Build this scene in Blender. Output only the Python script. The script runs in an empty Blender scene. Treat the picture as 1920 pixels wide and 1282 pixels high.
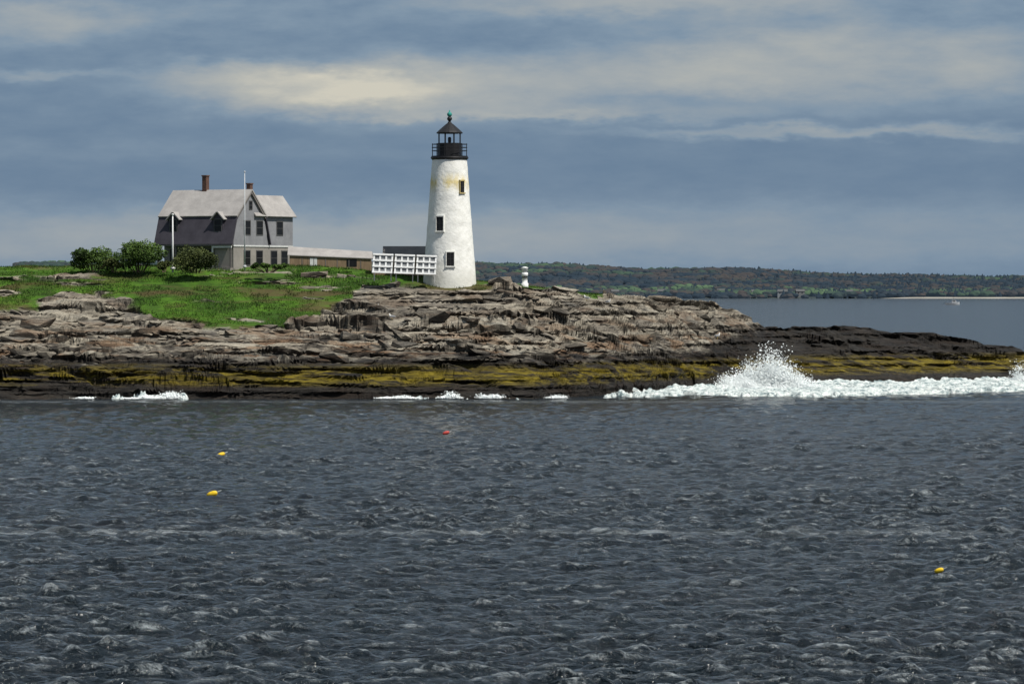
import bpy, bmesh, math, random
import numpy as np
from mathutils import Vector, Matrix
random.seed(7); rng=np.random.default_rng(7)
scene=bpy.context.scene
CAMH=9.7; F=8000.0; HZ=540.0
# survey helpers: bearing / height read from the photograph -> metres at a known distance
def WX(px,D): return (px-960.0)/F*D
def WZ(py,D): return CAMH-(py-HZ)/F*D

# ---------------------------------------------------------------- numpy noise
def hash2(ix,iy,s=0):
    n=(ix.astype(np.int64)*374761393+iy.astype(np.int64)*668265263+s*1442695041)&0xffffffff
    n=((n^(n>>13))*1274126177)&0xffffffff
    n=((n^(n>>15))*1103515245)&0xffffffff
    return ((n^(n>>16))&0xffff)/65535.0
def vnoise(x,y,s=0):
    ix=np.floor(x);iy=np.floor(y);fx=x-ix;fy=y-iy
    ix=ix.astype(np.int64);iy=iy.astype(np.int64)
    fx=fx*fx*(3-2*fx);fy=fy*fy*(3-2*fy)
    a=hash2(ix,iy,s);b=hash2(ix+1,iy,s);c=hash2(ix,iy+1,s);d=hash2(ix+1,iy+1,s)
    return (a*(1-fx)+b*fx)*(1-fy)+(c*(1-fx)+d*fx)*fy
def fbm(x,y,o=4,s=0):
    r=0;a=0.5;t=0
    for i in range(o):
        r=r+a*vnoise(x*2**i+i*17.3,y*2**i+i*9.1,s+i);t+=a;a*=0.5
    return r/t
def voro(x,y,s=0):
    ix=np.floor(x).astype(np.int64);iy=np.floor(y).astype(np.int64)
    f1=np.full(x.shape,9.0);f2=np.full(x.shape,9.0);cid=np.zeros(x.shape);cx=np.zeros(x.shape);cy=np.zeros(x.shape)
    for dx in(-1,0,1):
        for dy in(-1,0,1):
            jx=ix+dx;jy=iy+dy
            px=jx+hash2(jx,jy,s);py=jy+hash2(jx,jy,s+1)
            d=np.sqrt((px-x)**2+(py-y)**2);h=hash2(jx,jy,s+2)
            m=d<f1
            f2=np.where(m,f1,np.minimum(f2,d));cid=np.where(m,h,cid)
            cx=np.where(m,px-x,cx);cy=np.where(m,py-y,cy);f1=np.where(m,d,f1)
    return f1,f2,cid,cx,cy
def sstep(a,b,x):
    t=np.clip((x-a)/(b-a),0,1);return t*t*(3-2*t)

# ---------------------------------------------------------------- mesh helpers
def link(o,parent=None):
    scene.collection.objects.link(o)
    if parent: o.parent=parent
    return o
def np_mesh(name,V,Fc,mat,smooth=False,attrs=None,parent=None):
    me=bpy.data.meshes.new(name)
    V=np.asarray(V,dtype=np.float32);Fc=np.asarray(Fc,dtype=np.int32)
    k=Fc.shape[1];n=len(Fc)
    me.vertices.add(len(V));me.vertices.foreach_set('co',V.ravel())
    me.loops.add(n*k);me.loops.foreach_set('vertex_index',Fc.ravel())
    me.polygons.add(n);me.polygons.foreach_set('loop_start',np.arange(0,n*k,k,dtype=np.int32))
    me.polygons.foreach_set('loop_total',np.full(n,k,dtype=np.int32))
    me.polygons.foreach_set('use_smooth',np.full(n,smooth,dtype=bool))
    me.update(calc_edges=True)
    for nm,a in (attrs or {}).items():
        at=me.attributes.new(nm,'FLOAT','POINT');at.data.foreach_set('value',np.asarray(a,dtype=np.float32).ravel())
    me.materials.append(mat)
    return link(bpy.data.objects.new(name,me),parent)
def grid_faces(nr,nc):
    r=np.arange(nr-1)[:,None]*nc+np.arange(nc-1)[None,:]
    return np.stack([r,r+1,r+1+nc,r+nc],-1).reshape(-1,4)
def mesh(name,verts,faces,mat,parent=None,smooth=False):
    me=bpy.data.meshes.new(name);me.from_pydata([tuple(v) for v in verts],[],faces)
    bm=bmesh.new();bm.from_mesh(me);bmesh.ops.recalc_face_normals(bm,faces=bm.faces);bm.to_mesh(me);bm.free()
    if smooth:
        for p in me.polygons:p.use_smooth=True
    me.materials.append(mat)
    return link(bpy.data.objects.new(name,me),parent)
def box(name,c0,c1,mat,parent=None):
    x0,y0,z0=c0;x1,y1,z1=c1
    v=[(x0,y0,z0),(x1,y0,z0),(x1,y1,z0),(x0,y1,z0),(x0,y0,z1),(x1,y0,z1),(x1,y1,z1),(x0,y1,z1)]
    f=[(0,3,2,1),(4,5,6,7),(0,1,5,4),(1,2,6,5),(2,3,7,6),(3,0,4,7)]
    return mesh(name,v,f,mat,parent)
def prism(name,prof,axis,a,b,mat,parent=None):
    """extrude 2D profile (u,z) along axis 'x' or 'y' from a to b"""
    n=len(prof);V=[]
    for t in(a,b):
        for u,z in prof: V.append((t,u,z) if axis=='x' else (u,t,z))
    fs=[tuple(range(n)),tuple(range(2*n-1,n-1,-1))]+[(i,(i+1)%n,n+(i+1)%n,n+i) for i in range(n)]
    return mesh(name,V,fs,mat,parent)
def lathe(name,prof,mat,parent=None,seg=32,smooth=True,loc=(0,0,0)):
    V=[];Fc=[]
    for r,z in prof:
        for i in range(seg):
            a=2*math.pi*i/seg;V.append((loc[0]+r*math.cos(a),loc[1]+r*math.sin(a),loc[2]+z))
    for j in range(len(prof)-1):
        for i in range(seg):
            Fc.append((j*seg+i,j*seg+(i+1)%seg,(j+1)*seg+(i+1)%seg,(j+1)*seg+i))
    Fc.append(tuple(range(seg)));Fc.append(tuple(range((len(prof)-1)*seg,len(prof)*seg)))
    return mesh(name,V,Fc,mat,parent,smooth)
def rod(name,p,q,r,mat,parent=None,seg=8):
    p=Vector(p);q=Vector(q);d=q-p;R=d.to_track_quat('Z','Y').to_matrix()
    V=[];
    for e in(p,q):
        for i in range(seg):
            a=2*math.pi*i/seg;V.append(e+R@Vector((r*math.cos(a),r*math.sin(a),0)))
    fs=[tuple(range(seg)),tuple(range(2*seg-1,seg-1,-1))]+[(i,(i+1)%seg,seg+(i+1)%seg,seg+i) for i in range(seg)]
    return mesh(name,V,fs,mat,parent)
def empty(name,loc,rz=0):
    e=bpy.data.objects.new(name,None);e.location=loc;e.rotation_euler=(0,0,rz);e.empty_display_size=.5
    return link(e)

# ---------------------------------------------------------------- material helpers
class NT:
    def __init__(s,tree): s.t=tree;s.n=tree.nodes;s.l=tree.links
    def new(s,ty,**kw):
        n=s.n.new(ty)
        for k,v in kw.items(): setattr(n,k,v)
        return n
    def put(s,sock,v):
        if isinstance(v,bpy.types.NodeSocket): s.l.new(v,sock)
        else: sock.default_value=v
    def m(s,op,a,b=None,c=None,clamp=False):
        n=s.new('ShaderNodeMath',operation=op);n.use_clamp=clamp
        s.put(n.inputs[0],a)
        if b is not None:s.put(n.inputs[1],b)
        if c is not None:s.put(n.inputs[2],c)
        return n.outputs[0]
    def mix(s,f,a,b,mode='MIX'):
        n=s.new('ShaderNodeMix',data_type='RGBA',blend_type=mode);s.put(n.inputs[0],f)
        for i,v in((6,a),(7,b)):
            if isinstance(v,(tuple,list)): v=(*v[:3],1)
            s.put(n.inputs[i],v)
        return n.outputs[2]
    def ramp(s,f,stops):
        n=s.new('ShaderNodeValToRGB');s.put(n.inputs[0],f);cr=n.color_ramp
        while len(cr.elements)<len(stops): cr.elements.new(0.5)
        for e,(p,c) in zip(cr.elements,stops):
            e.position=p;e.color=(*c,1) if isinstance(c,(tuple,list)) else (c,c,c,1)
        return n.outputs[0]
    def noise(s,vec,scale,detail=4,rough=.55,dist=0):
        n=s.new('ShaderNodeTexNoise');n.inputs['Scale'].default_value=scale;n.inputs['Detail'].default_value=detail
        n.inputs['Roughness'].default_value=rough;n.inputs['Distortion'].default_value=dist
        if vec is not None:s.l.new(vec,n.inputs['Vector'])
        return n.outputs['Fac']
    def map(s,vec,scale=(1,1,1),rot=(0,0,0)):
        n=s.new('ShaderNodeMapping');s.l.new(vec,n.inputs[0]);n.inputs['Scale'].default_value=scale;n.inputs['Rotation'].default_value=rot
        return n.outputs[0]
def newmat(name,rough=.9,spec=.3):
    m=bpy.data.materials.new(name);m.use_nodes=True
    nt=NT(m.node_tree);b=m.node_tree.nodes['Principled BSDF']
    b.inputs['Roughness'].default_value=rough;b.inputs['Specular IOR Level'].default_value=spec
    return m,nt,b
def simple(name,c,rough=.8,var=.25,scale=3,bump=0,spec=.3,stretch=(1,1,1)):
    m,nt,b=newmat(name,rough,spec)
    tc=nt.new('ShaderNodeTexCoord').outputs['Object'];v=nt.map(tc,stretch)
    f=nt.noise(v,scale,5)
    lo=tuple(x*(1-var) for x in c);hi=tuple(min(1,x*(1+var)) for x in c)
    nt.l.new(nt.ramp(f,[(.3,lo),(.7,hi)]),b.inputs['Base Color'])
    if bump:
        bn=nt.new('ShaderNodeBump');bn.inputs['Strength'].default_value=1;bn.inputs['Distance'].default_value=bump
        nt.l.new(nt.noise(v,scale*3,4),bn.inputs['Height']);nt.l.new(bn.outputs[0],b.inputs['Normal'])
    return m

# ================================================================ CAMERA, SUN, SKY
cd=bpy.data.cameras.new('camera');cam=link(bpy.data.objects.new('camera',cd))
cd.sensor_width=36;cd.lens=F/1920*36;cd.clip_start=1;cd.clip_end=60000
cam.location=(0,0,CAMH);cam.rotation_euler=(math.radians(90)-math.atan((641-HZ)/F),0,0)
scene.camera=cam
sv=Vector((0.46,-0.38,0.90)).normalized()
sd=bpy.data.lights.new('sun','SUN');sd.energy=5.0;sd.angle=math.radians(.6);sd.color=(1,.95,.86)
so=link(bpy.data.objects.new('sun',sd));so.rotation_euler=sv.to_track_quat('Z','Y').to_euler();so.location=(50,0,200)
elev=math.asin(sv.z);az=math.atan2(sv.x,sv.y)

w=bpy.data.worlds.new('World');scene.world=w;w.use_nodes=True
nt=NT(w.node_tree);bg=w.node_tree.nodes['Background']
sky=nt.new('ShaderNodeTexSky');sky.sky_type='NISHITA';sky.sun_disc=False;sky.sun_elevation=elev;sky.sun_rotation=az
tc=nt.new('ShaderNodeTexCoord').outputs['Generated']
sp=nt.new('ShaderNodeSeparateXYZ');nt.l.new(tc,sp.inputs[0])
AZ=nt.m('ARCTAN2',sp.outputs[0],sp.outputs[1]);EL=nt.m('ARCSINE',sp.outputs[2])
# work in units of 0.01 rad
A=nt.m('MULTIPLY',AZ,100);E=nt.m('MULTIPLY',EL,100)
def cvec(sx,sy,ox=0):
    c=nt.new('ShaderNodeCombineXYZ');nt.put(c.inputs[0],nt.m('MULTIPLY_ADD',A,sx,ox));nt.put(c.inputs[1],nt.m('MULTIPLY',E,sy));return c.outputs[0]
w1=nt.noise(cvec(.35,1.0),1,4,.6);w2=nt.noise(cvec(.55,1.5,31),1,4,.6)
Ad=nt.m('ADD',A,nt.m('MULTIPLY_ADD',w1,3.0,-1.5));Ed=nt.m('ADD',E,nt.m('MULTIPLY_ADD',w2,.9,-.45))
def blob(px,py,rx,ry,amp):
    a=(px-960)/80.;e=(540-py)/80.
    dx=nt.m('MULTIPLY',nt.m('SUBTRACT',Ad,a),80./rx);dy=nt.m('MULTIPLY',nt.m('SUBTRACT',Ed,e),80./ry)
    q=nt.m('MULTIPLY_ADD',dx,dx,nt.m('MULTIPLY',dy,dy))
    return nt.m('MULTIPLY',nt.m('EXPONENT',nt.m('MULTIPLY',nt.m('POWER',q,1.3),-1)),amp)
tot=None
for b_ in [(575,168,245,46,.66),(450,138,190,22,.20),(640,192,90,16,.13),(850,165,250,60,.44),(1150,212,330,17,.20),(1250,135,240,50,.30),
           (1560,140,330,62,.34),(1500,248,380,12,.28),(1800,256,180,9,.14),(930,218,260,7,.15),(80,45,190,42,.28),(1230,5,430,30,.38),(1500,70,300,38,.24),
           (60,142,190,10,.18),(1860,110,120,80,.20),(1300,445,1500,70,.25),(300,450,800,60,.22),(350,30,300,30,.10),(300,285,500,20,.06)]:
    o=blob(*b_);tot=o if tot is None else nt.m('ADD',tot,o)
fine=nt.noise(cvec(.6,2.0,5),1,6,.6);big=nt.noise(cvec(.05,.22,77),1,3,.5)
up=nt.m('MULTIPLY_ADD',E,.09,-.12,clamp=True)
tex=nt.m('MULTIPLY',nt.m('SUBTRACT',fine,.5),nt.m('MULTIPLY_ADD',tot,.50,nt.m('MULTIPLY_ADD',up,.65,.08)))
hi=nt.m('MULTIPLY',nt.m('MULTIPLY',nt.m('SUBTRACT',big,.40),1.4,clamp=True),nt.m('MULTIPLY',nt.m('SUBTRACT',E,7),.3,clamp=True))
cl=nt.m('ADD',nt.m('ADD',tot,tex),nt.m('MULTIPLY_ADD',up,.16,hi),clamp=True)
cloudcol=nt.ramp(cl,[(0,(.128,.208,.322)),(.18,(.205,.288,.388)),(.40,(.325,.37,.41)),(.68,(.45,.46,.44)),(.92,(.63,.60,.51))])
skyc=nt.mix(1.0,sky.outputs[0],(.09,.09,.09),'MULTIPLY')
fin=nt.mix(.92,skyc,cloudcol)
nt.l.new(fin,bg.inputs[0]);bg.inputs[1].default_value=1.0

# ================================================================ ISLAND
T=np.array
pxk=T([-900,-500,0,300,600,700,850,950,1100,1200,1330,1400,1450,1480,1520,1600,1700,1800,1900,2050,2250,2600])
skD=T([418,418,418,418,418,415,412,412,414,418,425,430,435,438,441,443,446,448,450,452,455,460])
skY=T([540,510,501,499,499,511,524,533,551,559,579,602,616,618,613,615,624,639,654,690,760,800])
shk=T([-900,0,500,1000,1150,1300,1400,1600,1920,2600]);shD=T([385,373,373,374,386,405,412,424,438,450])
skZ=CAMH-(skY-HZ)/F*skD
grk=T([-900,0,60,110,180,250,300,400,520,600,640,680,760,900,1000,1120,1150,2600])
grY=T([572,576,570,552,550,568,596,606,604,598,568,530,534,540,540,558,400,400])
def profile(x,y):
    px=960+x*20.0*(400/np.maximum(y,300)) 
    S=np.interp(px,shk,shD);C=np.interp(px,pxk,skD);Z=np.interp(px,pxk,skZ)
    u=(y-S)/(C-S)
    zl=np.interp(u,[-.4,-.06,0,.03,.07,.22,.42,.6,.74,.86,1.0],[-4,-.9,.02,.12,.215,.285,.43,.595,.77,.90,1.0])
    z=Z*np.where(zl>0,zl,1)*1.0
    z=np.where(zl<0,zl,z)
    back=y-C-12
    z=np.where(u>1,Z-np.maximum(y-C,0)*.008,z)
    z=z-sstep(0,60,back)*(Z+4)
    low=Z<6.2
    z=np.where(low&(u>1),Z-np.maximum(y-C,0)*.2,z)
    return z,px,u,Z
def terrain(x,y):
    z,px,u,Z=profile(x,y)
    z=z+ (fbm(x/14,y/9,3,11)-.5)*.8*sstep(0,.25,u)*sstep(1.1,.8,u)
    py=HZ+(CAMH-z)/y*F
    gb=np.interp(px,grk,grY)+ (fbm(x/3.5,y/2.2,4,21)-.5)*38
    g=sstep(2,-2,py-gb)*sstep(-.2,.5,u)
    g=np.where((u>1)&(px<1130),np.maximum(g,.9),g)
    # bare ledges breaking through the turf
    oc=sstep(.61,.67,fbm(x/6,y/1.6,4,25))*sstep(1.0,.9,u)
    g=g*(1-sstep(1120,1150,px))*(1-oc)
    r=1-g
    env=sstep(-.25,0.0,u)*(.5+.5*sstep(5.0,7.5,Z))
    wx=x+ (fbm(x/7,y/5,2,31)-.5)*4
    wy=y+ (fbm(x/7,y/5,2,41)-.5)*3.5
    # strata: long slabs, dipping to the right
    L=z+.10*x+2.2*fbm(x/20,y/9,2,51)+.4*fbm(x/5,y/4,2,55)
    st=.80;k=np.floor(L/st);fr=L/st-k
    ter=(k+sstep(.38,1.0,fr))*st-L
    st2=.28;k2=np.floor(L/st2);ter2=(k2+sstep(.35,1.0,L/st2-k2))*st2-L
    z2=z+(ter*.80+ter2*.45)*r*env
    f1,f2,c,cx,cy=voro(wx/7.5+wy*.42,wy/2.0,61)
    tx=(hash2((c*9999).astype(np.int64),(c*777).astype(np.int64),3)-.5)
    edge=sstep(0,.22,f2-f1)
    blk=((c-.5)*.9+ (cx*tx*2.0+cy*.9))*edge
    crack=sstep(.06,.0,f2-f1)
    g1,g2,d,dx,dy=voro(wx/3.0+wy*.5,wy/.9,71)
    edge2=sstep(0,.3,g2-g1)
    blk2=((d-.5)*.34+(dx*(d-.5)*1.1+dy*.25))*edge2;crack2=sstep(.08,0,g2-g1)
    sel=sstep(.38,.6,fbm(x/8,y/6,3,81))
    sel2=sstep(.35,.65,fbm(x/4,y/3,3,86))
    z2=z2+r*env*(blk*(.3+.7*sel)-crack*.15*sel+blk2*(.5+.7*sel2)+(fbm(x*.5,y*1.2,4,91)-.5)*.65)
    z2=z2+g*((fbm(x/3,y/3,4,101)-.5)*.45)
    dark=r*np.maximum(crack*.5*sel,crack2*.25*sel2)
    return z2,g,dark,d*.6+c*.4
xs=np.arange(-78,98,.14)
ts=np.concatenate([np.arange(-8,0,.5),np.arange(0,6,.08),np.arange(6,54,.14),np.arange(54,130,1.2)])
XX=np.repeat(xs[None,:],len(ts),0)
SH=np.interp(960+xs*20*(400/395),shk,shD)
YY=SH[None,:]+ts[:,None]
ZZ,GG,DK,CI=terrain(XX,YY)
# push ledge faces out a bit so they undercut
YY2=YY-((fbm(XX/6+ZZ*.3,ZZ*3.0,3,131)-.5)*1.7)*(1-GG)*sstep(-3,2,ts)[:,None]
m,nt,b=newmat('island_rock_and_turf',.92,.2)
geo=nt.new('ShaderNodeNewGeometry');P=geo.outputs['Position']
ps=nt.new('ShaderNodeSeparateXYZ');nt.l.new(P,ps.inputs[0])
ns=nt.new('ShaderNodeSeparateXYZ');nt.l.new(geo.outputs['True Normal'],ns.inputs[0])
def attr(n): 
    a=nt.new('ShaderNodeAttribute');a.attribute_name=n;return a.outputs['Fac']
rt=(0,math.radians(6),0)
nA=nt.noise(nt.map(P,(.20,.3,1.2),rt),1,5,.65);nB=nt.noise(nt.map(P,(.55,1.2,5.0),rt),1,5,.7);nC=nt.noise(P,.22,4,.55);nD=nt.noise(P,6,3,.7)
rock=nt.ramp(nA,[(.32,(.085,.075,.064)),(.44,(.20,.175,.14)),(.54,(.31,.275,.22)),(.60,(.18,.17,.15)),(.70,(.24,.228,.20))])
rock=nt.mix(nt.ramp(nB,[(.50,0.0),(.66,.85)]),rock,(.50,.45,.36))
rock=nt.mix(nt.ramp(nB,[(.37,.92),(.47,0.0)]),rock,(.030,.027,.024))
rock=nt.mix(nt.ramp(attr('cell'),[(.35,.5),(.55,0.0)]),rock,(.09,.082,.074))
rock=nt.mix(nt.ramp(attr('cell'),[(.62,0.0),(.8,.4)]),rock,(.44,.405,.33))
rust=nt.ramp(nt.noise(nt.map(P,(.16,.35,.9)),1,4,.6),[(.50,0.0),(.60,.8)])
rock=nt.mix(nt.m('MULTIPLY',rust,nt.ramp(nt.m('MULTIPLY',ps.outputs[2],.1),[(.28,1.0),(.75,.25)])),rock,(.18,.085,.030))
rock=nt.mix(nt.ramp(nD,[(.35,.4),(.6,0.0)]),rock,(.05,.044,.038))
rock=nt.mix(nt.ramp(ns.outputs[2],[(.10,.6),(.60,0.0)]),rock,(.032,.028,.025))  # riser shading put into the colour: steep faces mixed towards dark
# tide zones: the dark weed line rises on the low right-hand point
wet=nt.m('MULTIPLY_ADD',nt.m('SUBTRACT',nA,.5),4.5,ps.outputs[2])
wline=nt.m('MULTIPLY_ADD',nt.m('MULTIPLY',nt.m('SUBTRACT',ps.outputs[0],17),.12,clamp=True),2.7,3.7)
wd=nt.m('SUBTRACT',wline,wet)
wf=nt.m('MULTIPLY_ADD',wd,.9,.5,clamp=True)
wetc=nt.ramp(nB,[(.38,(.004,.0035,.0035)),(.60,(.015,.012,.010)),(.78,(.050,.034,.024))])
rock=nt.mix(nt.m('MULTIPLY',wf,.95),rock,wetc)
z=ps.outputs[2]
wb=nt.m('MULTIPLY',nt.m('MULTIPLY_ADD',z,2.0,-1.9,clamp=True),nt.m('MULTIPLY_ADD',z,-1.3,4.0,clamp=True))
weedn=nt.ramp(nt.noise(nt.map(P,(.08,.5,1.3)),1,5,.72),[(.42,0.0),(.52,.95)])
rock=nt.mix(nt.m('MULTIPLY',wb,weedn),rock,nt.ramp(nB,[(.38,(.020,.015,.003)),(.60,(.19,.145,.010))]))
rock=nt.mix(attr('dark'),rock,(.014,.012,.012))
grass=nt.ramp(nC,[(.3,(.018,.048,.005)),(.45,(.042,.105,.009)),(.6,(.072,.165,.012)),(.72,(.08,.085,.022))])
grass=nt.mix(nt.ramp(nB,[(.35,.7),(.55,0.0)]),grass,(.022,.03,.008))
BR=nt.ramp(nt.noise(nt.map(P,(.09,.25,.3)),1,5,.65),[(.51,0.0),(.61,.8)])
grass=nt.mix(BR,grass,(.085,.06,.028))
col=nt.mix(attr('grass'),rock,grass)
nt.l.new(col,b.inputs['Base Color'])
nt.l.new(nt.m('MULTIPLY_ADD',wf,-.3,.93),b.inputs['Roughness'])
bn=nt.new('ShaderNodeBump');bn.inputs['Distance'].default_value=.25;bn.inputs['Strength'].default_value=1
nt.l.new(nt.m('ADD',nB,nt.m('MULTIPLY',nD,.35)),bn.inputs['Height']);nt.l.new(bn.outputs[0],b.inputs['Normal'])
ROCK=m
V=np.stack([XX,YY2,ZZ],-1).reshape(-1,3)
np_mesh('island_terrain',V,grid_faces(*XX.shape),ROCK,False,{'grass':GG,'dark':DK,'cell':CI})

def hz(x,y):
    z,_,_,_=terrain(T([float(x)]),T([float(y)]));return float(z[0])

# boulders
tmpl=[]
for k in range(14):
    bm=bmesh.new()
    for i in range(16):
        v=Vector((random.gauss(0,1),random.gauss(0,1),random.gauss(0,1))).normalized();q=.75+.25*random.random()
        v=Vector([max(-.72,min(.72,c*q*1.15)) for c in v]);bm.verts.new(v)
    bmesh.ops.convex_hull(bm,input=bm.verts)
    for v in [v for v in bm.verts if not v.link_faces]: bm.verts.remove(v)
    bmesh.ops.triangulate(bm,faces=bm.faces)
    bm.verts.index_update();tmpl.append((np.array([v.co[:] for v in bm.verts]),np.array([[v.index for v in f.verts] for f in bm.faces])));bm.free()
bv=[];bf=[];bc=[];off=0
N=3200
bx=rng.uniform(-62,62,N);bt=rng.uniform(8,46,N)
by=np.interp(960+bx*20,shk,shD)+bt
bz,bg_,_,_=terrain(bx,by);_,_,bu,bZ=profile(bx,by)
clus=fbm(bx/7,by/5,3,77)
for i in range(N):
    if bu[i]>(1.0 if bZ[i]>7 else .8) or bg_[i]>.5 or (clus[i]<.48): continue
    if abs(bx[i]+6)<4.5 and by[i]>402: continue
    v,f=tmpl[i%14];s=min(1.3,.14+rng.gamma(1.2,.2))*(1 if bZ[i]>7 else .6);sc=T([s*rng.uniform(1.1,2.4),s*rng.uniform(.6,1.1),s*rng.uniform(.4,.75)])
    a=rng.normal(0,.35);ti=rng.normal(.07,.13)
    R=T(Matrix.Rotation(a,3,'Z')@Matrix.Rotation(ti,3,'Y'))
    bv.append((v*sc)@R.T+T([bx[i],by[i],bz[i]+sc[2]*.05]));bf.append(f+off);bc.append(np.full(len(v),rng.random()));off+=len(v)
np_mesh('boulders',np.concatenate(bv),np.concatenate(bf),ROCK,False,{'cell':np.concatenate(bc)})

# grass blades
m,nt,b=newmat('grass_blades',.8,.2)
a=nt.new('ShaderNodeAttribute');a.attribute_name='tone'
P=nt.new('ShaderNodeNewGeometry').outputs['Position']
g1=nt.ramp(a.outputs['Fac'],[(0,(.020,.055,.006)),(.5,(.052,.130,.010)),(.85,(.085,.185,.016)),(1,(.13,.11,.04))])
g1=nt.mix(nt.ramp(nt.noise(nt.map(P,(.09,.25,.3)),1,5,.65),[(.51,0.0),(.61,.75)]),g1,(.085,.062,.026))
g1=nt.mix(nt.ramp(nt.noise(P,.3,3),[(.42,.8),(.55,0.0)]),g1,(.016,.036,.006))
nt.l.new(g1,b.inputs['Base Color'])
N=230000
gx=rng.uniform(-60,14,N);gy=rng.uniform(385,430,N)
gz,gg,_,_=terrain(gx,gy);keep=(gg>.55)&(fbm(gx/1.5,gy/1.5,3,7)>.40)
gx=gx[keep];gy=gy[keep];gz=gz[keep];n=len(gx)
h=rng.uniform(.08,.26,n)*(.3+1.2*fbm(gx/2,gy/2,3,5));an=rng.uniform(0,math.pi,n);wd=rng.uniform(.02,.05,n)
p0=np.stack([gx-wd*np.cos(an),gy-wd*np.sin(an),gz-.03],-1);p1=np.stack([gx+wd*np.cos(an),gy+wd*np.sin(an),gz-.03],-1)
p2=np.stack([gx+rng.normal(0,.08,n),gy+rng.normal(0,.08,n),gz+h],-1)
V=np.stack([p0,p1,p2],1).reshape(-1,3)
np_mesh('grass',V,np.arange(3*n).reshape(-1,3),m,False,{'tone':np.repeat(rng.random(n),3)})

# ================================================================ SEA
rows=[30.0]
while rows[-1]<12000:
    D=rows[-1];rows.append(D+(max(.09,.34*D*D/41400*(1 if D<450 else 3)) if D>88 else 1.5))
rows=T(rows)
tn=np.concatenate([-np.geomspace(1.8,.16,40),np.linspace(-.155,.155,1200),np.geomspace(.16,1.8,40)])
SX=rows[:,None]*tn[None,:];SY=np.repeat(rows[:,None],len(tn),1)
dD=np.gradient(rows)
SZ=np.zeros(SX.shape)
r2=np.random.default_rng(3)
gust=.55+.9*fbm(SX/22,SY/26,3,201)
px_=SX+(fbm(SX/1.6,SY/1.6,2,205)-.5)*1.0;py_=SY+(fbm(SX/1.6,SY/1.6,2,207)-.5)*1.0
for i in range(46):
    lam=.40*(2.6/.40)**(i/45.0)*r2.uniform(.9,1.1)
    th=r2.normal(math.radians(97),.5);kx=2*math.pi/lam*math.cos(th);ky=2*math.pi/lam*math.sin(th)
    amp=.0128*lam**.72
    fade=np.clip(lam/(dD*2.0)-.4,0,1)*np.clip(lam/(.31/1200*rows*2.2)-.5,0,1)
    if fade.max()<=0: continue
    s=np.sin(kx*px_+ky*py_+r2.uniform(0,6.28));SZ+=fade[:,None]*amp*s
SZ=SZ+1.0*np.maximum(SZ,0)**2
SZ*=gust
SZ-=SZ[(rows>95)&(rows<200)].mean()
m,nt,b=newmat('sea_water',.09,.5)
b.inputs['IOR'].default_value=1.333
P=nt.new('ShaderNodeNewGeometry').outputs['Position']
ps=nt.new('ShaderNodeSeparateXYZ');nt.l.new(P,ps.inputs[0])
n1=nt.noise(nt.map(P,(1.7,3.0,1)),1,4,.65,.3);n2=nt.noise(nt.map(P,(.04,.10,1)),1,3,.5)
n3=nt.noise(nt.map(P,(.4,.7,1)),1,4,.7)
base=nt.ramp(n2,[(.3,(.003,.006,.009)),(.7,(.009,.015,.020))])
yy=nt.m('ADD',ps.outputs[1],nt.m('MULTIPLY_ADD',nt.noise(nt.map(P,(.05,.0,0)),1,3),-7,3.5))
def band(y0,wdt):
    q=nt.m('DIVIDE',nt.m('SUBTRACT',yy,y0),wdt);return nt.m('EXPONENT',nt.m('MULTIPLY',nt.m('MULTIPLY',q,q),-1))
bnd=nt.m('ADD',band(169,1.3),nt.m('MULTIPLY',band(364,4),.6))
fo=nt.m('MULTIPLY',bnd,nt.ramp(nt.noise(nt.map(P,(.6,1.6,0)),1,4,.75),[(.40,0.0),(.62,.45)]))
# small breaking flecks on the crests
fl=nt.m('MULTIPLY',nt.ramp(nt.noise(nt.map(P,(1.6,2.4,0)),1,4,.75),[(.48,0.0),(.68,.5)]),nt.m('MULTIPLY_ADD',ps.outputs[2],9,-.30,clamp=True))
fo=nt.m('MAXIMUM',fo,fl)
nt.l.new(nt.mix(fo,base,(.42,.47,.50)),b.inputs['Base Color'])
nt.l.new(nt.m('MULTIPLY_ADD',fo,.5,.09),b.inputs['Roughness'])
bn=nt.new('ShaderNodeBump');bn.inputs['Strength'].default_value=1;bn.inputs['Distance'].default_value=.44
nt.l.new(nt.m('ADD',n1,nt.m('MULTIPLY',n3,1.5)),bn.inputs['Height']);nt.l.new(bn.outputs[0],b.inputs['Normal'])
np_mesh('sea',np.stack([SX,SY,SZ],-1).reshape(-1,3),grid_faces(*SX.shape),m,True)

# ================================================================ SURF
m,nt,b=newmat('surf_foam',.9,.1)
P=nt.new('ShaderNodeNewGeometry').outputs['Position']
nt.l.new(nt.ramp(nt.noise(nt.map(P,(.7,.7,1.8)),1.6,5,.78),[(.38,(.12,.18,.20)),(.51,(.55,.61,.61)),(.66,(.84,.85,.83))]),b.inputs['Base Color'])
bn=nt.new('ShaderNodeBump');bn.inputs['Distance'].default_value=.18;nt.l.new(nt.noise(P,3,4,.7),bn.inputs['Height']);nt.l.new(bn.outputs[0],b.inputs['Normal'])
FOAM=m
fx=np.arange(-62,75,.09);ft=np.arange(-40,3,.12)
FX=np.repeat(fx[None,:],len(ft),0)
S=np.interp(960+fx*20*(400/395),shk,shD)
FY=S[None,:]+ft[:,None]
pxx=960+FX*F/FY
front=np.interp(pxx,[0,100,240,320,400,700,740,950,980,1130,1160,1300,1500,1920,2300],[372,371,371,370,371,372,371.5,371.5,372,373,380,380.5,380,382,385])
heavy=sstep(1130,1260,pxx)
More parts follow.
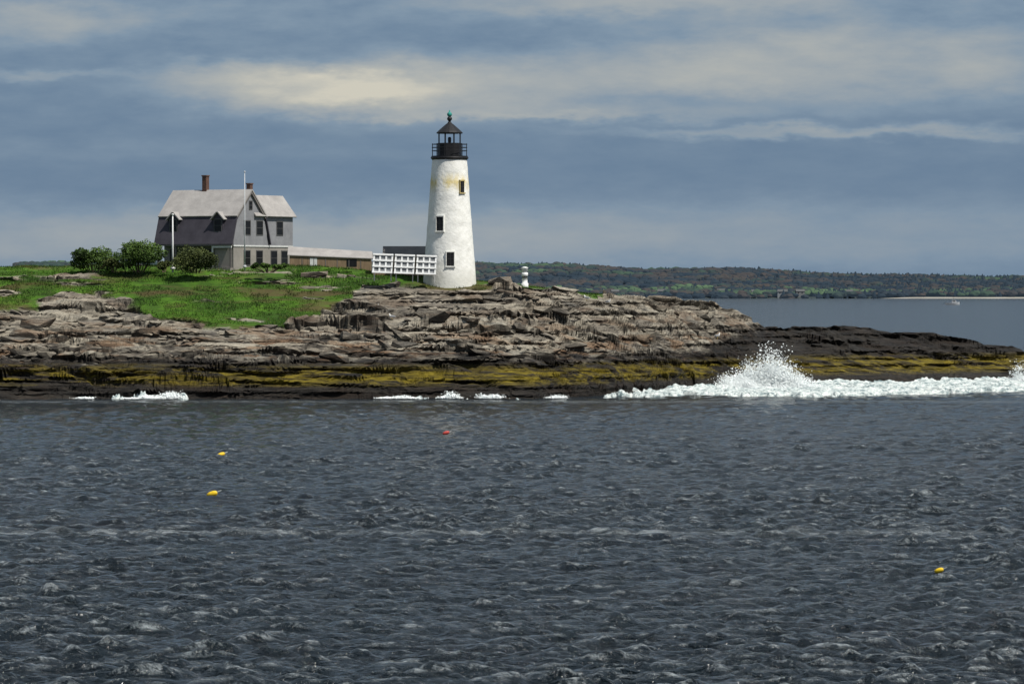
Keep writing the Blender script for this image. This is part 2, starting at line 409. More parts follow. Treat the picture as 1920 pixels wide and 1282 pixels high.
amt=np.interp(pxx,[-300,0,110,150,290,370,400,690,740,940,990,1120,1160,1300,2300],[.5,.3,.4,.7,1.0,.7,.35,.15,.6,.6,.35,.3,.75,1,1])
n_=fbm(FX/2.0,FY/3.2,5,411);n2_=fbm(FX/.45,FY/.5,5,421);lines=fbm(FX/6,FY/1.6,5,431)
edge=FY-front+(fbm(FX/3,FY*0+1,4,401)-.5)*5*heavy+(n2_-.5)*3
inn=sstep(-.5,1.5,edge)
shoreward=sstep(-9,0,ft)[:,None]
lace=sstep(.40,.52,lines*.55+n2_*.45)
light=amt*sstep(.50,.74,fbm(FX/.7,FY/.8,5,441))*sstep(.38,.62,fbm(FX/3,FY*0,4,447))
FZh=-.45+inn*(amt*((.02+.13*lace)+.46*shoreward*sstep(.40,.72,n_)+.62))+(n2_-.5)*.40*inn
FZl=-.40+inn*light*1.15+(n2_-.5)*.6*inn*light
FZ=FZh*heavy+FZl*(1-heavy)
hole=heavy*(1-shoreward)*sstep(.52,.44,lines*.6+n_*.4)
FZ=FZ-hole*.6
FZ[0,:]=-.8;FZ[-1,:]=-.8
np_mesh('surf',np.stack([FX,FY,FZ],-1).reshape(-1,3),grid_faces(*FX.shape),FOAM,True)
# spray plumes: droplets on ballistic arcs
TV=T([[1,1,1],[1,-1,-1],[-1,1,-1],[-1,-1,1]])*.58
TF=T([[0,1,2],[0,3,1],[0,2,3],[1,3,2]])
def spray(pts,size):
    n=len(pts);s=size[:,None,None];V=TV[None]*s
    V=V*rng.uniform(.6,1.5,(n,1,3))+pts[:,None,:]
    Fc=(TF[None]+4*np.arange(n)[:,None,None]).reshape(-1,3)
    return V.reshape(-1,3),Fc
def plume(n,x0,x1,y,vz,vx,lean,spread=.6):
    k=max(3,int(n/900));tx=rng.uniform(x0,x1,k);tv=rng.uniform(.40,1,k);i=rng.integers(0,k,n)
    mid=1-.45*np.abs((tx[i]-(x0+x1)/2)/(x1-x0)*2)
    v=vz*tv[i]*mid*rng.random(n)**.5*rng.uniform(.7,1.05,n)
    vxx=lean+(tx[i]-(x0+x1)/2)/(x1-x0)*2*vx+rng.normal(0,.5,n)
    t=rng.uniform(0,1,n)**.8*v*2/9.8
    x=tx[i]+rng.normal(0,.35,n)+vxx*t;z=v*t-4.9*t*t+.1
    return np.stack([x,y+rng.normal(0,spread,n)+rng.normal(0,.3,n)*t,z],-1)
pts=[plume(52000,WX(1370,408),WX(1495,408),407,10.2,1.4,.3),plume(12000,WX(1345,407),WX(1430,407),405,5.4,1.6,-.6),
     plume(8000,WX(1440,408),WX(1530,408),406,5.0,1.5,1.2),
     plume(5000,WX(1210,398),WX(1330,398),397,3.0,1.0,0),plume(6000,WX(1540,418),WX(1900,418),417,3.0,1.0,0),
     plume(3000,WX(1900,432),WX(1925,432),434,8.0,1.0,0),
     plume(5000,WX(270,372),WX(360,372),371,4.2,.6,0,.3),plume(1500,WX(140,372),WX(260,372),371,2.6,.4,0,.3),plume(1800,WX(725,373),WX(775,373),372,3.8,.6,0,.3),plume(1500,WX(836,373),WX(852,373),372,4.4,.3,0,.2),plume(1500,WX(910,373),WX(932,373),372,4.2,.6,0,.2),plume(800,WX(1030,374),WX(1070,374),373,3.0,.6,0,.2)]
pts=np.concatenate(pts)
V,Fc=spray(pts,rng.gamma(2.2,.014,len(pts))+.010)
m,nt,b=newmat('spray_water',.6,.2);b.inputs['Base Color'].default_value=(.82,.86,.87,1)
np_mesh('spray',V,Fc,m,False)

# ================================================================ LIGHTHOUSE
m,nt,b=newmat('whitewashed_rubble',.85,.25)
tco=nt.new('ShaderNodeTexCoord').outputs['Object'];so_=nt.new('ShaderNodeSeparateXYZ');nt.l.new(tco,so_.inputs[0])
stn=nt.noise(nt.map(tco,(.9,.9,.45)),1,5,.65)
cw=nt.ramp(nt.noise(tco,1.6,5,.7),[(.3,(.70,.70,.66)),(.6,(.82,.82,.79))])
hb=nt.m('SUBTRACT',1,nt.m('ABSOLUTE',nt.m('MULTIPLY',nt.m('SUBTRACT',so_.outputs[2],9.3),.95)),clamp=True)
cw=nt.mix(nt.m('MULTIPLY',hb,nt.ramp(stn,[(.40,0.0),(.54,.85)])),cw,(.66,.52,.17))
cw=nt.mix(nt.m('MULTIPLY',nt.m('MULTIPLY_ADD',so_.outputs[2],.14,-.45,clamp=True),nt.ramp(stn,[(.5,0.0),(.66,.25)])),cw,(.5,.46,.34))
cw=nt.mix(nt.m('MULTIPLY',nt.m('MULTIPLY_ADD',so_.outputs[2],-.8,1,clamp=True),.4),cw,(.42,.42,.36))
nt.l.new(cw,b.inputs['Base Color'])
bn=nt.new('ShaderNodeBump');bn.inputs['Distance'].default_value=.06;bn.inputs['Strength'].default_value=.7
nt.l.new(nt.noise(tco,3.5,4,.6),bn.inputs['Height']);nt.l.new(bn.outputs[0],b.inputs['Normal'])
TOWER=m
BLACK=simple('black_iron',(.014,.014,.016),.5,.3,4)
DARK=simple('dark_opening',(.012,.012,.013),.4,.3,4)
TEAL=simple('verdigris_copper',(.03,.24,.21),.7,.3,8)
OCHRE=simple('stained_sill',(.42,.34,.15),.85,.2,6)
TD=411.0;tz=WZ(524,TD)
LH=empty('lighthouse',(WX(843,TD),TD,tz))
H=11.65;R0=2.54;R1=1.66
seg=96;nr=80;V=[];
ang=np.linspace(0,2*np.pi,seg,endpoint=False)
for j in range(nr+1):
    h=-1.2+(H+1.2)*j/nr;r=R0+(R1-R0)*h/H
    rr=r+(vnoise(ang*r*1.6,np.full(seg,h*1.6),7)-.5)*.05*np.where(j<nr,1,0)
    V+= [(rr[i]*math.cos(ang[i]),rr[i]*math.sin(ang[i]),h) for i in range(seg)]
Fc=[(j*seg+i,j*seg+(i+1)%seg,(j+1)*seg+(i+1)%seg,(j+1)*seg+i) for j in range(nr) for i in range(seg)]
mesh('tower_wall',V,Fc,TOWER,LH,True)
def rad(h): return R0+(R1-R0)*h/H
def twin(px,py,wp,hp,sill=None):
    h=(HZ-py)/F*TD+CAMH-tz;x=(px-843)/F*TD;ww=wp/F*TD/2;hh=hp/F*TD/2;r=rad(h);a0=math.asin(x/r)
    e=empty('window',(0,0,0),a0);e.parent=LH
    d=rad(h-hh)
    box('opening',(-ww,-d-.02,h-hh),(ww,-r+.6,h+hh),DARK,e)
    t=.07
    box('jamb_l',(-ww-t,-d-.07,h-hh-.02),(-ww-.002,-r+.5,h+hh),sill or TOWER,e);box('jamb_r',(ww+.002,-d-.07,h-hh-.02),(ww+t,-r+.5,h+hh),TOWER,e)
    box('lintel',(-ww-t,-d-.08,h+hh+.002),(ww+t,-r+.5,h+hh+.12),sill or TOWER,e)
    box('sill',(-ww-.12,-d-.14,h-hh-.13),(ww+.12,-r+.5,h-hh-.022),sill or TOWER,e)
    box('sash',(-.02,-d-.04,h-hh),(.02,-d-.021,h+hh),simpleGrey,e)
    box('rail',(-ww,-d-.045,h-.02),(ww,-d-.025,h+.02),simpleGrey,e)
simpleGrey=simple('sash_paint',(.04,.04,.04),.6)
twin(826,420,14,26);twin(845,486,14,25);twin(866,351,9,21,OCHRE)
lathe('cornice',[(R1+.02,H-.15),(R1+.16,H),(R1+.16,H+.10),(R1,H+.10)],BLACK,LH,48)
lathe('gallery_deck',[(1.0,H+.102),(1.76,H+.102),(1.76,H+.22),(1.0,H+.22)],BLACK,LH,48,False)
for zt in(.55,.87,1.18):
    n=24
    for i in range(n):
        a=2*math.pi*i/n;c=2*math.pi*(i+1)/n
        rod('gallery_rail',(1.7*math.cos(a),1.7*math.sin(a),H+.22+zt-.05),(1.7*math.cos(c),1.7*math.sin(c),H+.22+zt-.05),.028,BLACK,LH,5)
for i in range(12):
    a=2*math.pi*(i+.5)/12;rod('gallery_post',(1.7*math.cos(a),1.7*math.sin(a),H+.2),(1.7*math.cos(a),1.7*math.sin(a),H+1.42),.035,BLACK,LH,5)
lathe('lantern_base',[(1.14,H+.2),(1.14,H+1.38),(1.18,H+1.40),(1.18,H+1.46),(1.0,H+1.46)],BLACK,LH,10,False)
lathe('lantern_floor',[(.3,H+1.2),(1.0,H+1.47),(.2,H+1.47)],BLACK,LH,10,False)
for i in range(8):
    a=2*math.pi*(i+.5)/8;rod('astragal',(1.1*math.cos(a),1.1*math.sin(a),H+1.4),(1.1*math.cos(a),1.1*math.sin(a),H+2.5),.06,BLACK,LH,6)
lathe('lamp',[(.12,H+1.47),(.16,H+1.6),(.16,H+1.95),(.1,H+2.05)],simpleGrey,LH,12)
lathe('lantern_roof',[(1.24,H+2.38),(1.27,H+2.46),(1.12,H+2.62),(.75,H+2.95),(.40,H+3.25),(.20,H+3.40),(.16,H+3.5)],BLACK,LH,20,False)
lathe('ventilator_ball',[(.10,H+3.45),(.13,H+3.6),(.23,H+3.72),(.25,H+3.84),(.17,H+3.97),(.09,H+4.03)],BLACK,LH,16)
lathe('finial',[(.09,H+4.0),(.20,H+4.08),(.25,H+4.22),(.20,H+4.36),(.08,H+4.44),(.05,H+4.62),(.01,H+4.66)],TEAL,LH,14)

# ================================================================ KEEPER'S HOUSE
def shingle(name,c1,c2,sc=1,rough=.9):
    m,nt,b=newmat(name,rough,.2)
    tco=nt.new('ShaderNodeTexCoord').outputs['Object']
    n1=nt.noise(tco,.9,5,.6);n2=nt.noise(nt.map(tco,(5,5,9)),1,3,.6)
    w_=nt.new('ShaderNodeTexWave');w_.wave_type='BANDS';w_.bands_direction='Z';w_.inputs['Scale'].default_value=2.4*sc;w_.inputs['Distortion'].default_value=.5;nt.l.new(tco,w_.inputs['Vector'])
    c=nt.ramp(n1,[(.3,c1),(.7,c2)]);c=nt.mix(nt.m('MULTIPLY',n2,.5),c,tuple(x*.55 for x in c1))
    c=nt.mix(nt.ramp(w_.outputs['Fac'],[(0,.35),(.25,0.0)]),c,tuple(x*.45 for x in c1))
    nt.l.new(c,b.inputs['Base Color'])
    return m
GREYW=shingle('grey_shingle_wall',(.22,.225,.245),(.33,.335,.355))
LOWW=shingle('weathered_clapboard',(.27,.255,.235),(.37,.345,.315))
STEEP=shingle('dark_slate_shingle',(.052,.048,.062),(.088,.082,.102))
ROOF=shingle('silver_roof_shingle',(.32,.305,.298),(.46,.44,.425))
ROOFD=shingle('old_roof_shingle',(.15,.14,.135),(.22,.20,.195))
TRIM=simple('white_trim',(.62,.63,.62),.7,.12)
BRICK=simple('chimney_brick',(.115,.065,.050),.9,.4,7)
hx=WX(438,416);HS=empty('keepers_house',(hx,416,11.55),-math.radians(30))
Lh=8.84;W=5.9
gam=[(-.42,2.4),(.45,5.2),(2.95,7.72),(5.45,5.2),(6.32,2.4)]
prism('upper_storey_walls',[(0.0,2.3),(0.0,3.5),(.52,5.1),(2.95,7.56),(5.38,5.1),(5.9,3.5),(5.9,2.3)],'x',-Lh,0,GREYW,HS)
box('lower_storey_walls',(-Lh+.03,.9,-1),(-.03,5.88,2.298),LOWW,HS)
box('right_ground_wall',(-2.2,.03,-1),(-.032,.898,2.296),LOWW,HS)
box('belt_trim',(-.03,-.02,2.2),(.04,5.93,2.34),TRIM,HS)
def slab(name,p,q,x0,x1,th,mat,par):
    d=Vector((q[0]-p[0],q[1]-p[1])).normalized();n=Vector((-d.y,d.x))
    if n.y<0:n=-n
    prof=[p,q,(q[0]+n.x*th,q[1]+n.y*th),(p[0]+n.x*th,p[1]+n.y*th)]
    return prism(name,prof,'x',x0,x1,mat,par)
slab('roof_lower_front',gam[0],(.47,5.2),-Lh-.22,.2,.12,STEEP,HS)
slab('roof_upper_front',(.30,5.1),(2.96,7.72),-Lh-.26,.24,.14,ROOF,HS)
slab('roof_upper_back',(5.6,5.1),(2.94,7.72),-Lh-.26,.24,.14,ROOF,HS)
slab('roof_lower_back',gam[4],(5.43,5.2),-Lh-.22,.2,.12,STEEP,HS)
prism('rake_board',[(.28,5.0),(2.95,7.66),(5.62,5.0),(5.4,5.0),(2.95,7.42),(.5,5.0)],'x',.03,.19,ROOFD,HS)
box('eave_board',(-Lh-.2,-.5,2.28),(.18,-.40,2.42),ROOFD,HS)
# porch
box('porch_floor',(-Lh,-.45,-.4),(-.1,.898,.12),simple('porch_deck',(.25,.23,.21)),HS)
box('porch_beam',(-2.3,-.40,2.08),(-.05,-.22,2.278),TRIM,HS)
for i,x in enumerate([-8.7,-6.6,-4.5,-2.25,-.15]): box('porch_post',(x-.07,-.37,.12),(x+.07,-.24,2.08 if x>-2.4 else 2.275),TRIM if i in(3,) else ROOFD,HS)
def win(par,cx,cz,ww,hh,face,off,frame=None):
    fr=frame or simpleFrame;t=.07
    if face=='x':
        box('window_pane',(off-.05,cx-ww/2,cz-hh/2),(off+.015,cx+ww/2,cz+hh/2),PANE,par)
        for a_,b_,c_,d_ in((cx-ww/2-t,cx+ww/2+t,cz+hh/2+.001,cz+hh/2+t+.03),(cx-ww/2-t,cx+ww/2+t,cz-hh/2-t,cz-hh/2-.001),(cx-ww/2-t,cx-ww/2-.001,cz-hh/2,cz+hh/2),(cx+ww/2+.001,cx+ww/2+t,cz-hh/2,cz+hh/2),(cx-ww/2,cx+ww/2,cz-.02,cz+.02)):
            box('window_frame',(off-.04,a_,c_),(off+.04,b_,d_),fr,par)
    else:
        box('window_pane',(cx-ww/2,off-.015,cz-hh/2),(cx+ww/2,off+.05,cz+hh/2),PANE,par)
        for a_,b_,c_,d_ in((cx-ww/2-t,cx+ww/2+t,cz+hh/2+.001,cz+hh/2+t+.03),(cx-ww/2-t,cx+ww/2+t,cz-hh/2-t,cz-hh/2-.001),(cx-ww/2-t,cx-ww/2-.001,cz-hh/2,cz+hh/2),(cx+ww/2+.001,cx+ww/2+t,cz-hh/2,cz+hh/2),(cx-ww/2,cx+ww/2,cz-.02,cz+.02)):
            box('window_frame',(a_,off-.04,c_),(b_,off+.04,d_),fr,par)
PANE=simple('window_dark',(.010,.010,.011),.4,.3)
simpleFrame=simple('window_frame_grey',(.09,.09,.09),.8,.1)
for cx in(2.4,4.6): win(HS,cx,4.05,1.05,1.3,'x',0)
for cx in(2.4,4.6): win(HS,cx,1.1,1.05,1.35,'x',-.03)
win(HS,3.0,6.25,.5,.75,'x',0)
for cx in(-7.6,-5.4,-3.4): win(HS,cx,1.2,.9,1.3,'y',.9)
box('door',(-4.9,.86,.12),(-4.2,.92,2.1),PANE,HS)
WG=HS
prism('wing_walls',[(-.06,2.3),(-.06,5.4),(-1.5,7.2),(-2.94,5.4),(-2.94,2.3)],'y',5.92,10.7,GREYW,WG)
box('wing_lower_walls',(-2.92,5.92,-1),(-.09,10.68,2.298),LOWW,WG)
box('wing_belt_trim',(-.09,5.94,2.2),(-.02,10.73,2.34),TRIM,WG)
def slaby(name,p,q,y0,y1,th,mat,par):
    d=Vector((q[0]-p[0],q[1]-p[1])).normalized();n=Vector((-d.y,d.x))
    if n.y<0:n=-n
    return prism(name,[p,q,(q[0]+n.x*th,q[1]+n.y*th),(p[0]+n.x*th,p[1]+n.y*th)],'y',y0,y1,mat,par)
slaby('wing_roof_right',(.18,5.15),(-1.51,7.26),3.6,10.95,.12,ROOF,WG)
slaby('wing_roof_left',(-3.18,5.15),(-1.49,7.26),3.6,10.95,.12,ROOF,WG)
win(WG,8.3,4.05,1.05,1.3,'x',-.06)
for cx in(7.3,9.2): win(WG,cx,1.1,1.05,1.35,'x',-.09)
for cx in(-7.0,-1.75):
    y0=-.12
    prism('dormer_cheeks',[(cx-.55,3.5),(cx+.55,3.5),(cx+.55,4.95),(cx,5.5),(cx-.55,4.95)],'y',y0,1.5,STEEP,HS)
    slaby('dormer_roof_l',(cx-.78,4.78),(cx,5.56),y0-.2,2.0,.1,ROOF,HS);slaby('dormer_roof_r',(cx+.78,4.78),(cx,5.56),y0-.2,2.0,.1,ROOF,HS)
    win(HS,cx,4.25,.78,1.15,'y',y0)
def chim(x,y,z0,z1,w_):
    box('chimney',(x-w_/2,y-w_/2,z0),(x+w_/2,y+w_/2,z1),BRICK,HS);box('chimney_cap',(x-w_/2-.05,y-w_/2-.05,z1+.001),(x+w_/2+.05,y+w_/2+.05,z1+.12),BRICK,HS)
chim(-5.27,2.95,6.5,9.15,.5);chim(-1.0,4.35,5.8,8.35,.45)

# poles
WP=simple('white_paint',(.72,.73,.73),.6,.1);GP=simple('pole_grey_paint',(.50,.52,.54),.6,.1)
def pole(name,px,D,ytop,ybase,r,mt):
    e=empty(name,(WX(px,D),D,WZ(ybase,D)-.4));h=(ybase-ytop)/F*D+.4
    lathe('shaft',[(r*1.3,0),(r,h*.5),(r*.6,h)],mt,e,10);lathe('truck',[(r*.4,h),(r*1.5,h+.05),(r*1.5,h+.12),(r*.4,h+.17)],mt,e,8)
    lathe('foot',[(r*3,.3),(r*3,.5),(r*1.3,.55)],mt,e,10);return e
pole('flagpole',459,413,324,500,.055,GP)
pole('white_pole',324,413,404,503,.085,WP)  # plain white pole in front of the house, carries no lamp

# covered walkway shed
D=419
BROWN=simple('brown_board_wall',(.22,.155,.10),.9,.3,2,stretch=(4,4,.4))
SD=empty('covered_walkway',(WX(543,D),D,WZ(500,D)))
L=(695-543)/F*D
def wedge(name,y0,y1,za,zb,zc,zd,x0,x1,mat):
    v=[(x0,y0,za),(x1,y0,zc),(x1,y1,zc),(x0,y1,za),(x0,y0,zb),(x1,y0,zd),(x1,y1,zd),(x0,y1,zb)]
    return mesh(name,v,[(0,3,2,1),(4,5,6,7),(0,1,5,4),(1,2,6,5),(2,3,7,6),(3,0,4,7)],mat,SD)
wedge('front_wall',0,.12,-1.5,1.12,-2.0,.80,0,L,BROWN);wedge('back_wall',2.6,2.72,-1.5,1.12,-2.0,.80,0,L,BROWN)
mesh('end_wall',[(L,.12,-2),(L,2.6,-2),(L,2.6,.8),(L,1.36,1.4),(L,.12,.8),(L-.1,.12,-2),(L-.1,2.6,-2),(L-.1,2.6,.8),(L-.1,1.36,1.4),(L-.1,.12,.8)],[(0,1,2,3,4),(9,8,7,6,5),(0,4,9,5),(1,0,5,6),(2,1,6,7),(3,2,7,8),(4,3,8,9)],BROWN,SD)
for s,nm in((1,'roof_front'),(-1,'roof_back')):
    ye=-.12 if s>0 else 2.84
    v=[(-.2,ye,1.10),(L+.25,ye,.76),(L+.1,1.36,1.42),(-.2,1.36,1.92),(-.2,ye,1.17),(L+.25,ye,.83),(L+.1,1.36,1.50),(-.2,1.36,2.0)]
    mesh(nm,v,[(0,3,2,1),(4,5,6,7),(0,1,5,4),(1,2,6,5),(2,3,7,6),(3,0,4,7)],ROOF,SD)
box('door_leaf',(2.0,-.02,-.8),(2.7,.05,.85),TRIM,SD);box('window_opening',(5.6,-.02,0),(6.6,.05,.72),PANE,SD)
for x in np.arange(1.2,L,1.15): box('batten',(x,-.03,-1.5),(x+.07,-.001,.98-x*.05),ROOFD,SD)

D=414;OH=empty('entry_shed',(WX(700,D),D,WZ(512,D)));L=(800-700)/F*D
box('walls',(0,0,-1),(L,2.4,1.78),BROWN,OH)
prism('roof',[(-.25,1.72),(1.2,2.52),(2.65,1.72),(2.65,1.80),(1.2,2.62),(-.25,1.80)],'x',.9,L+.2,ROOFD,OH)
prism('gable_wall',[(0.02,1.781),(1.2,2.50),(2.38,1.781)],'x',1.0,L,BROWN,OH)

# white framed panels
D=407.5;WPn=empty('white_panel_rack',(WX(698,D),D,WZ(512,D)))
BACK=simple('panel_back',(.22,.23,.24),.8,.5,3)
for k in range(3):
    e=empty('panel_%s'%'abc'[k],(k*2.08,0,-.07*k));e.parent=WPn;e.rotation_euler=(-math.radians(18),math.radians(2),math.radians(-4))
    w_=1.9;hh=1.98
    box('backboard',(0,.05,0.1),(w_,.09,hh-.02),BACK,e)
    for i in range(4): box('stile',(i*(w_-.15)/3,-.04,0),(i*(w_-.15)/3+.15,.048,hh),WP,e)
    for j in range(4): box('rail',(-.02,-.12,.02+j*(hh-.2)/3),(w_+.02,.046,.02+j*(hh-.2)/3+.15),WP,e)
    for x in(.1,w_-.2): rod('strut',(x,.1,hh*.9),(x,1.4,-.3),.05,WP,e)

# fog signal post
D=413;e=empty('fog_signal',(WX(984,D),D,WZ(533,D)))
lathe('pedestal',[(.34,-.6),(.34,.10),(.26,.12),(.26,.60),(.31,.62)],WP,e,20)
lathe('horn_band',[(.24,.62),(.24,.74)],simpleGrey,e,20)
lathe('emitter',[(.31,.74),(.31,1.12),(.25,1.14),(.25,1.19),(.31,1.21),(.31,1.55),(.33,1.57),(.33,1.62),(.1,1.70)],WP,e,20)

# ================================================================ BUSHES
m,nt,b=newmat('shrub_leaves',.7,.3)
a=nt.new('ShaderNodeAttribute');a.attribute_name='tone'
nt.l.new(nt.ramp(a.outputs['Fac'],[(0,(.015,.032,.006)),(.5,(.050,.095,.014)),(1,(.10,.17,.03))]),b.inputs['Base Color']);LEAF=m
m,nt,b=newmat('olive_leaves',.7,.3)
a=nt.new('ShaderNodeAttribute');a.attribute_name='tone'
nt.l.new(nt.ramp(a.outputs['Fac'],[(0,(.02,.03,.008)),(.5,(.055,.075,.02)),(1,(.11,.13,.035))]),b.inputs['Base Color']);LEAF2=m
BARK=simple('shrub_bark',(.09,.065,.045),.9)
def bush(px0,px1,ytop,ybase,D,leaf,nl=9):
    x0=WX(px0,D);x1=WX(px1,D);zb=WZ(ybase,D);zt=WZ(ytop,D);cx=(x0+x1)/2;hw=(x1-x0)/2;hh=zt-zb
    e=empty('shrub',(cx,D,zb))
    P_=[];Tn=[]
    for i in range(nl):
        t=(i+.5)/nl*2-1;lx=t*hw*.82+rng.normal(0,.15);lr=hh*rng.uniform(.24,.42);lz=hh*(.58-.2*t*t)+rng.uniform(-.3,.14)*hh
        ly=rng.uniform(-.8,.8);n=1300
        d=rng.normal(0,1,(n,3));d/=np.linalg.norm(d,axis=1)[:,None];rr=rng.uniform(.25,1.0,n)**.45*(1+.25*np.sin(d[:,0]*7+i)*np.cos(d[:,2]*6))
        q=d*rr[:,None]*T([lr*1.45,lr*1.2,lr*.9])+T([lx,ly,max(lz,lr*.5)])
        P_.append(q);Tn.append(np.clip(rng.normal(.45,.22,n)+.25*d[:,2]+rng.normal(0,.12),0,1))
        rod('stem',(lx*.3,ly*.3,-.4),(lx,ly,max(lz,.2)),.05,BARK,e,6)
    P_=np.concatenate(P_);Tn=np.concatenate(Tn);n=len(P_)
    u=rng.normal(0,1,(n,3));u/=np.linalg.norm(u,axis=1)[:,None];v=np.cross(u,rng.normal(0,1,(n,3)));v/=np.linalg.norm(v,axis=1)[:,None]
    s=rng.uniform(.05,.11,n)[:,None]
    V=np.stack([P_-u*s,P_+v*s*.6,P_+u*s,P_-v*s*.6],1).reshape(-1,3)
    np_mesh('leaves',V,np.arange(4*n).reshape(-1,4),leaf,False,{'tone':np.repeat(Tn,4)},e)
bush(137,212,460,502,414,LEAF);bush(222,298,452,503,413,LEAF,10);bush(330,405,460,504,411,LEAF2,9)
bush(200,226,482,503,413,LEAF2,3);bush(296,318,485,503,412,LEAF2,3);bush(465,540,492,503,410,LEAF,8)

# ================================================================ DISTANT SHORE
m,nt,b=newmat('distant_ground',1,.0)
P=nt.new('ShaderNodeNewGeometry').outputs['Position']
nt.l.new(nt.ramp(nt.noise(P,.02,4),[(.35,(.040,.052,.060)),(.65,(.055,.070,.070))]),b.inputs['Base Color']);DG=m  # dark bluish colours stand in for cloud shade and distance haze
gx=np.arange(-1500,2200,12.);gy=np.concatenate([np.arange(3960,4500,10.),np.arange(4500,6500,100.)])
def farz(x,y):
    sh=4000+25*(fbm(x/180,x*0+3,2,501)-.5)
    t=y-sh
    px=960+x*2.0
    top=np.interp(px,[-2000,800,900,1060,1200,1400,1600,1750,1920,2600,6000],[38,38,37.5,36,32,32,27.5,25,24,21,14])
    z=-3+4.5*sstep(-10,12,t)+ (top-9)*sstep(60,330,t)+ (fbm(x/60,y/60,3,511)-.5)*4*sstep(20,80,t)
    return z
GX,GY=np.meshgrid(gx,gy)
np_mesh('distant_hills',np.stack([GX,GY,farz(GX,GY)],-1).reshape(-1,3),grid_faces(*GX.shape),DG,True)
bm=bmesh.new();bmesh.ops.create_icosphere(bm,subdivisions=2,radius=1);bm.verts.index_update()
IV=np.array([v.co[:] for v in bm.verts]);IF=np.array([[v.index for v in f.verts] for f in bm.faces]);bm.free()
N=19000
tx=rng.uniform(-500,750,N);ty=3998+rng.uniform(0,1,N)**.9*355
dens=fbm(tx/45,ty/30,3,521);front=ty<4030
keep=(~front)|(dens>.43)
tx=tx[keep];ty=ty[keep];n=len(tx);tzz=farz(tx,ty)
rr=rng.uniform(1.5,3.8,n);conif=(rng.random(n)<np.interp(tx,[-700,200,330,600],[.05,.1,.4,.45]))
V=np.repeat(IV[None],n,0)*(1+.35*(rng.random((n,len(IV),1))-.5))
sc=np.stack([rr*np.where(conif,.65,1.4),rr*np.where(conif,.65,1.4),rr*np.where(conif,1.2,.8)],-1)
tap=np.where(conif[:,None],np.clip(1-.65*(V[:,:,2]+.2),.2,1.3),1)
V[:,:,0]*=tap;V[:,:,1]*=tap
V=V*sc[:,None,:]+np.stack([tx,ty,tzz+rr*.7+rng.uniform(0,1.6,n)],-1)[:,None,:]
tone=np.clip(np.where(conif,rng.uniform(.12,.25,n),.38+.50*(fbm(tx/60,ty/25,2,541)-.5)*2+rng.normal(0,.03,n)+np.where(ty<4150,.42*sstep(.50,.6,fbm(tx/35,ty/25,2,551)),.14*sstep(4190,4300,ty)-.02)),0,1)
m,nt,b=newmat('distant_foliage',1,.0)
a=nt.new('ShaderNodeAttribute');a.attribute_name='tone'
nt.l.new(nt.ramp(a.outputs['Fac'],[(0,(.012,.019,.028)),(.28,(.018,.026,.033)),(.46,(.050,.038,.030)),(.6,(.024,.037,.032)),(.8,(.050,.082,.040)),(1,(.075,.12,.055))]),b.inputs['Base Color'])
# distance haze painted into the far woods: bluish colours plus a faint glow
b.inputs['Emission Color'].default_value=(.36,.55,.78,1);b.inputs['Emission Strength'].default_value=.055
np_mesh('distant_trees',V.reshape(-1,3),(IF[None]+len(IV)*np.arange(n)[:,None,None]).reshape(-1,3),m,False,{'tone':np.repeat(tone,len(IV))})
# beach
SAND=simple('sand',(.30,.285,.255),.95,.25,.03)
bx_=np.arange(330,1100,6.);by_=np.array([3950,3958,3972,3996])
BX=np.repeat(bx_[None],4,0);BY=np.repeat(by_[:,None],len(bx_),1)+10*(fbm(BX/80,BX*0,2,9)-.5);BZ=np.array([-.8,.3,1.2,1.5])[:,None]*sstep(330,380,BX)+(-.3)
np_mesh('beach',np.stack([BX,BY,BZ],-1).reshape(-1,3),grid_faces(4,len(bx_)),SAND,True)
HW=simple('cottage_paint',(.28,.30,.32),.8,.1);HG=simple('cottage_grey',(.14,.15,.16),.8,.1);HR=simple('cottage_roof',(.09,.095,.10),.9,.2)
for px,D_,w_,hh,mt in [(1152,4040,7,3,HG),(1240,4045,8,3.5,HW),(1412,4060,6,3,HG),(1465,4030,9,3,HW),(1497,4034,8,3.2,HG),(1350,4085,7,3.5,HG),(1590,4050,6,3,HG)]:
    x=WX(px,D_);zg=float(farz(T([x]),T([D_-6.]))[0])+2.0;e=empty('distant_cottage',(x,D_-20,zg),rng.uniform(-.3,.3))
    box('walls',(-w_/2,-3,-5),(w_/2,3,hh),mt,e);prism('roof',[(-3.4,hh-.2),(0,hh+2.0),(3.4,hh-.2)],'x',-w_/2-.3,w_/2+.3,HR,e)
    for xx in(-w_*.25,w_*.2): box('window',(xx-.5,-3.06,hh*.35),(xx+.5,-2.98,hh*.35+1.2),PANE,e)
# motorboat
D=CAMH*F/31.0;e=empty('motorboat',(WX(1785,D),D,.1),.12)
HUL=simple('hull_paint',(.40,.42,.45),.4,.1);V=[];sec=[(-4.2,1.1,.9),(-2,1.35,.9),(1,1.35,1.0),(3,.9,1.2),(4.5,.08,1.5)]
for x,wd_,h_ in sec: V+=[(x,-wd_,h_),(x,-wd_*.7,-.3),(x,wd_*.7,-.3),(x,wd_,h_)]
fs=[(i*4+j,i*4+j+1,(i+1)*4+j+1,(i+1)*4+j) for i in range(4) for j in range(3)]+[(i*4+3,i*4,(i+1)*4,(i+1)*4+3) for i in range(4)]+[(0,1,2,3),(16,17,18,19)]
mesh('hull',V,fs,HUL,e);prism('cabin',[(-.3,.95),(-.1,2.5),(2.0,2.5),(2.8,1.05)],'y',-.9,.9,HUL,e);box('cabin_window',(.1,-.94,1.6),(1.8,-.902,2.2),PANE,e);rod('mast',(.8,0,2.5),(.8,0,4.2),.06,BLACK,e)

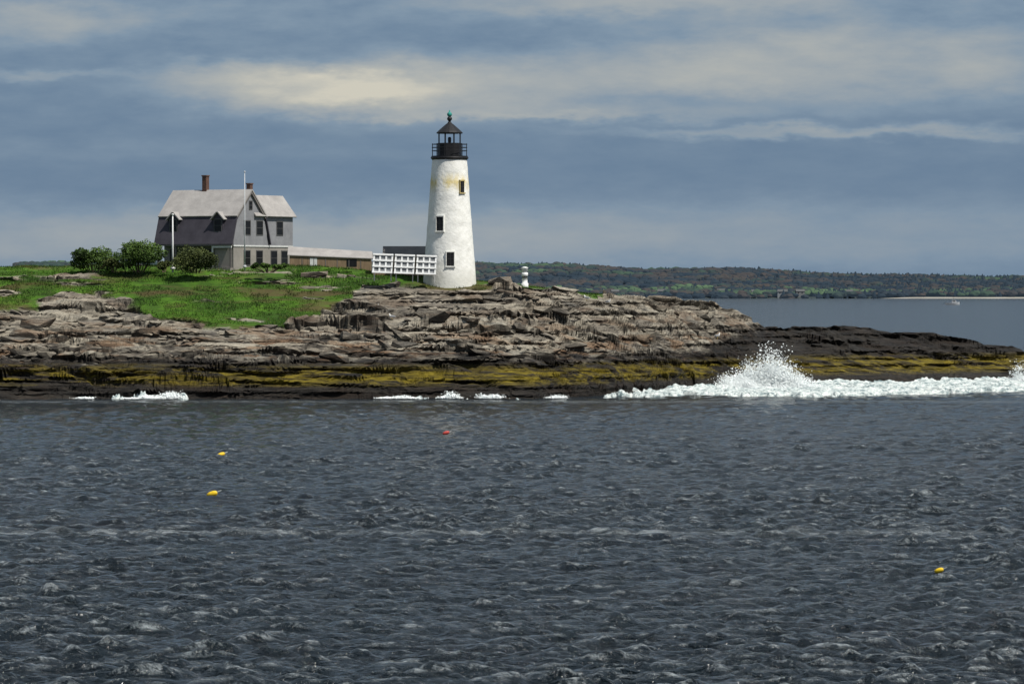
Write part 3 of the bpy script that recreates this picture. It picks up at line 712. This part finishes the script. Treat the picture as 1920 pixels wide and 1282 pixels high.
# ================================================================ BUOYS
YEL=simple('yellow_buoy_paint',(.75,.50,.02),.5,.1);RED=simple('red_buoy_paint',(.45,.06,.05),.5,.1)
for px,py,mt,s in[(397,931,YEL,.9),(414,856,YEL,.8),(836,815,RED,.8),(1761,1076,YEL,.55)]:
    D=CAMH*F/(py-HZ);e=empty('lobster_buoy',(WX(px,D),D,.12),rng.uniform(-.4,.4));e.scale=(s,s,s)
    b0=lathe('float',[(.03,-.28),(.10,-.24),(.15,-.10),(.155,.10),(.12,.24),(.05,.30)],mt,e,16);b0.rotation_euler=(0,math.radians(72),0)
    s0=rod('spindle',(.2,0,.08),(.5,0,.2),.016,WP,e)

# ================================================================ GULLS
GW=simple('gull_white',(.78,.78,.76),.8,.05);GG_=simple('gull_grey',(.3,.31,.33),.8,.1);BK=simple('bill',(.6,.4,.05),.6)
def gull(px,D):
    x=WX(px,D);z=hz(x,D);e=empty('gull',(x,D,z+.16),rng.uniform(0,6.28))
    def ell(nm,c,r,mt,ry=0):
        bm=bmesh.new();bmesh.ops.create_uvsphere(bm,u_segments=14,v_segments=9,radius=1)
        for v in bm.verts:
            v.co=Vector((v.co.x*r[0],v.co.y*r[1]*(1-.3*max(0,-v.co.x)),v.co.z*r[2]))
        bmesh.ops.rotate(bm,verts=bm.verts,matrix=Matrix.Rotation(ry,3,'Y'));bmesh.ops.translate(bm,verts=bm.verts,vec=c)
        me=bpy.data.meshes.new(nm);bm.to_mesh(me);bm.free();me.materials.append(mt)
        for p in me.polygons:p.use_smooth=True
        link(bpy.data.objects.new(nm,me),e)
    ell('body',(0,0,.12),(.27,.11,.12),GW,-.2);ell('neck',(.2,0,.24),(.08,.06,.11),GW,.3);ell('head',(.24,0,.33),(.075,.06,.06),GW);ell('wing_l',(-.06,.085,.15),(.25,.035,.085),GG_,-.15);ell('wing_r',(-.06,-.085,.15),(.25,.035,.085),GG_,-.15);ell('tail',(-.3,0,.12),(.12,.05,.02),GW)
    rod('bill',(.3,0,.33),(.38,0,.31),.014,BK,e);rod('leg_l',(0,.04,.05),(0,.04,-.2),.012,BK,e);rod('leg_r',(0,-.04,.05),(0,-.04,-.2),.012,BK,e)
for px,D in[(705,402),(735,400),(822,398),(1100,410),(1140,412),(1345,420),(905,405),(1060,404),(1210,408)]: gull(px,D)

scene.view_settings.view_transform='Standard';scene.view_settings.look='None';scene.view_settings.exposure=0;scene.view_settings.gamma=1
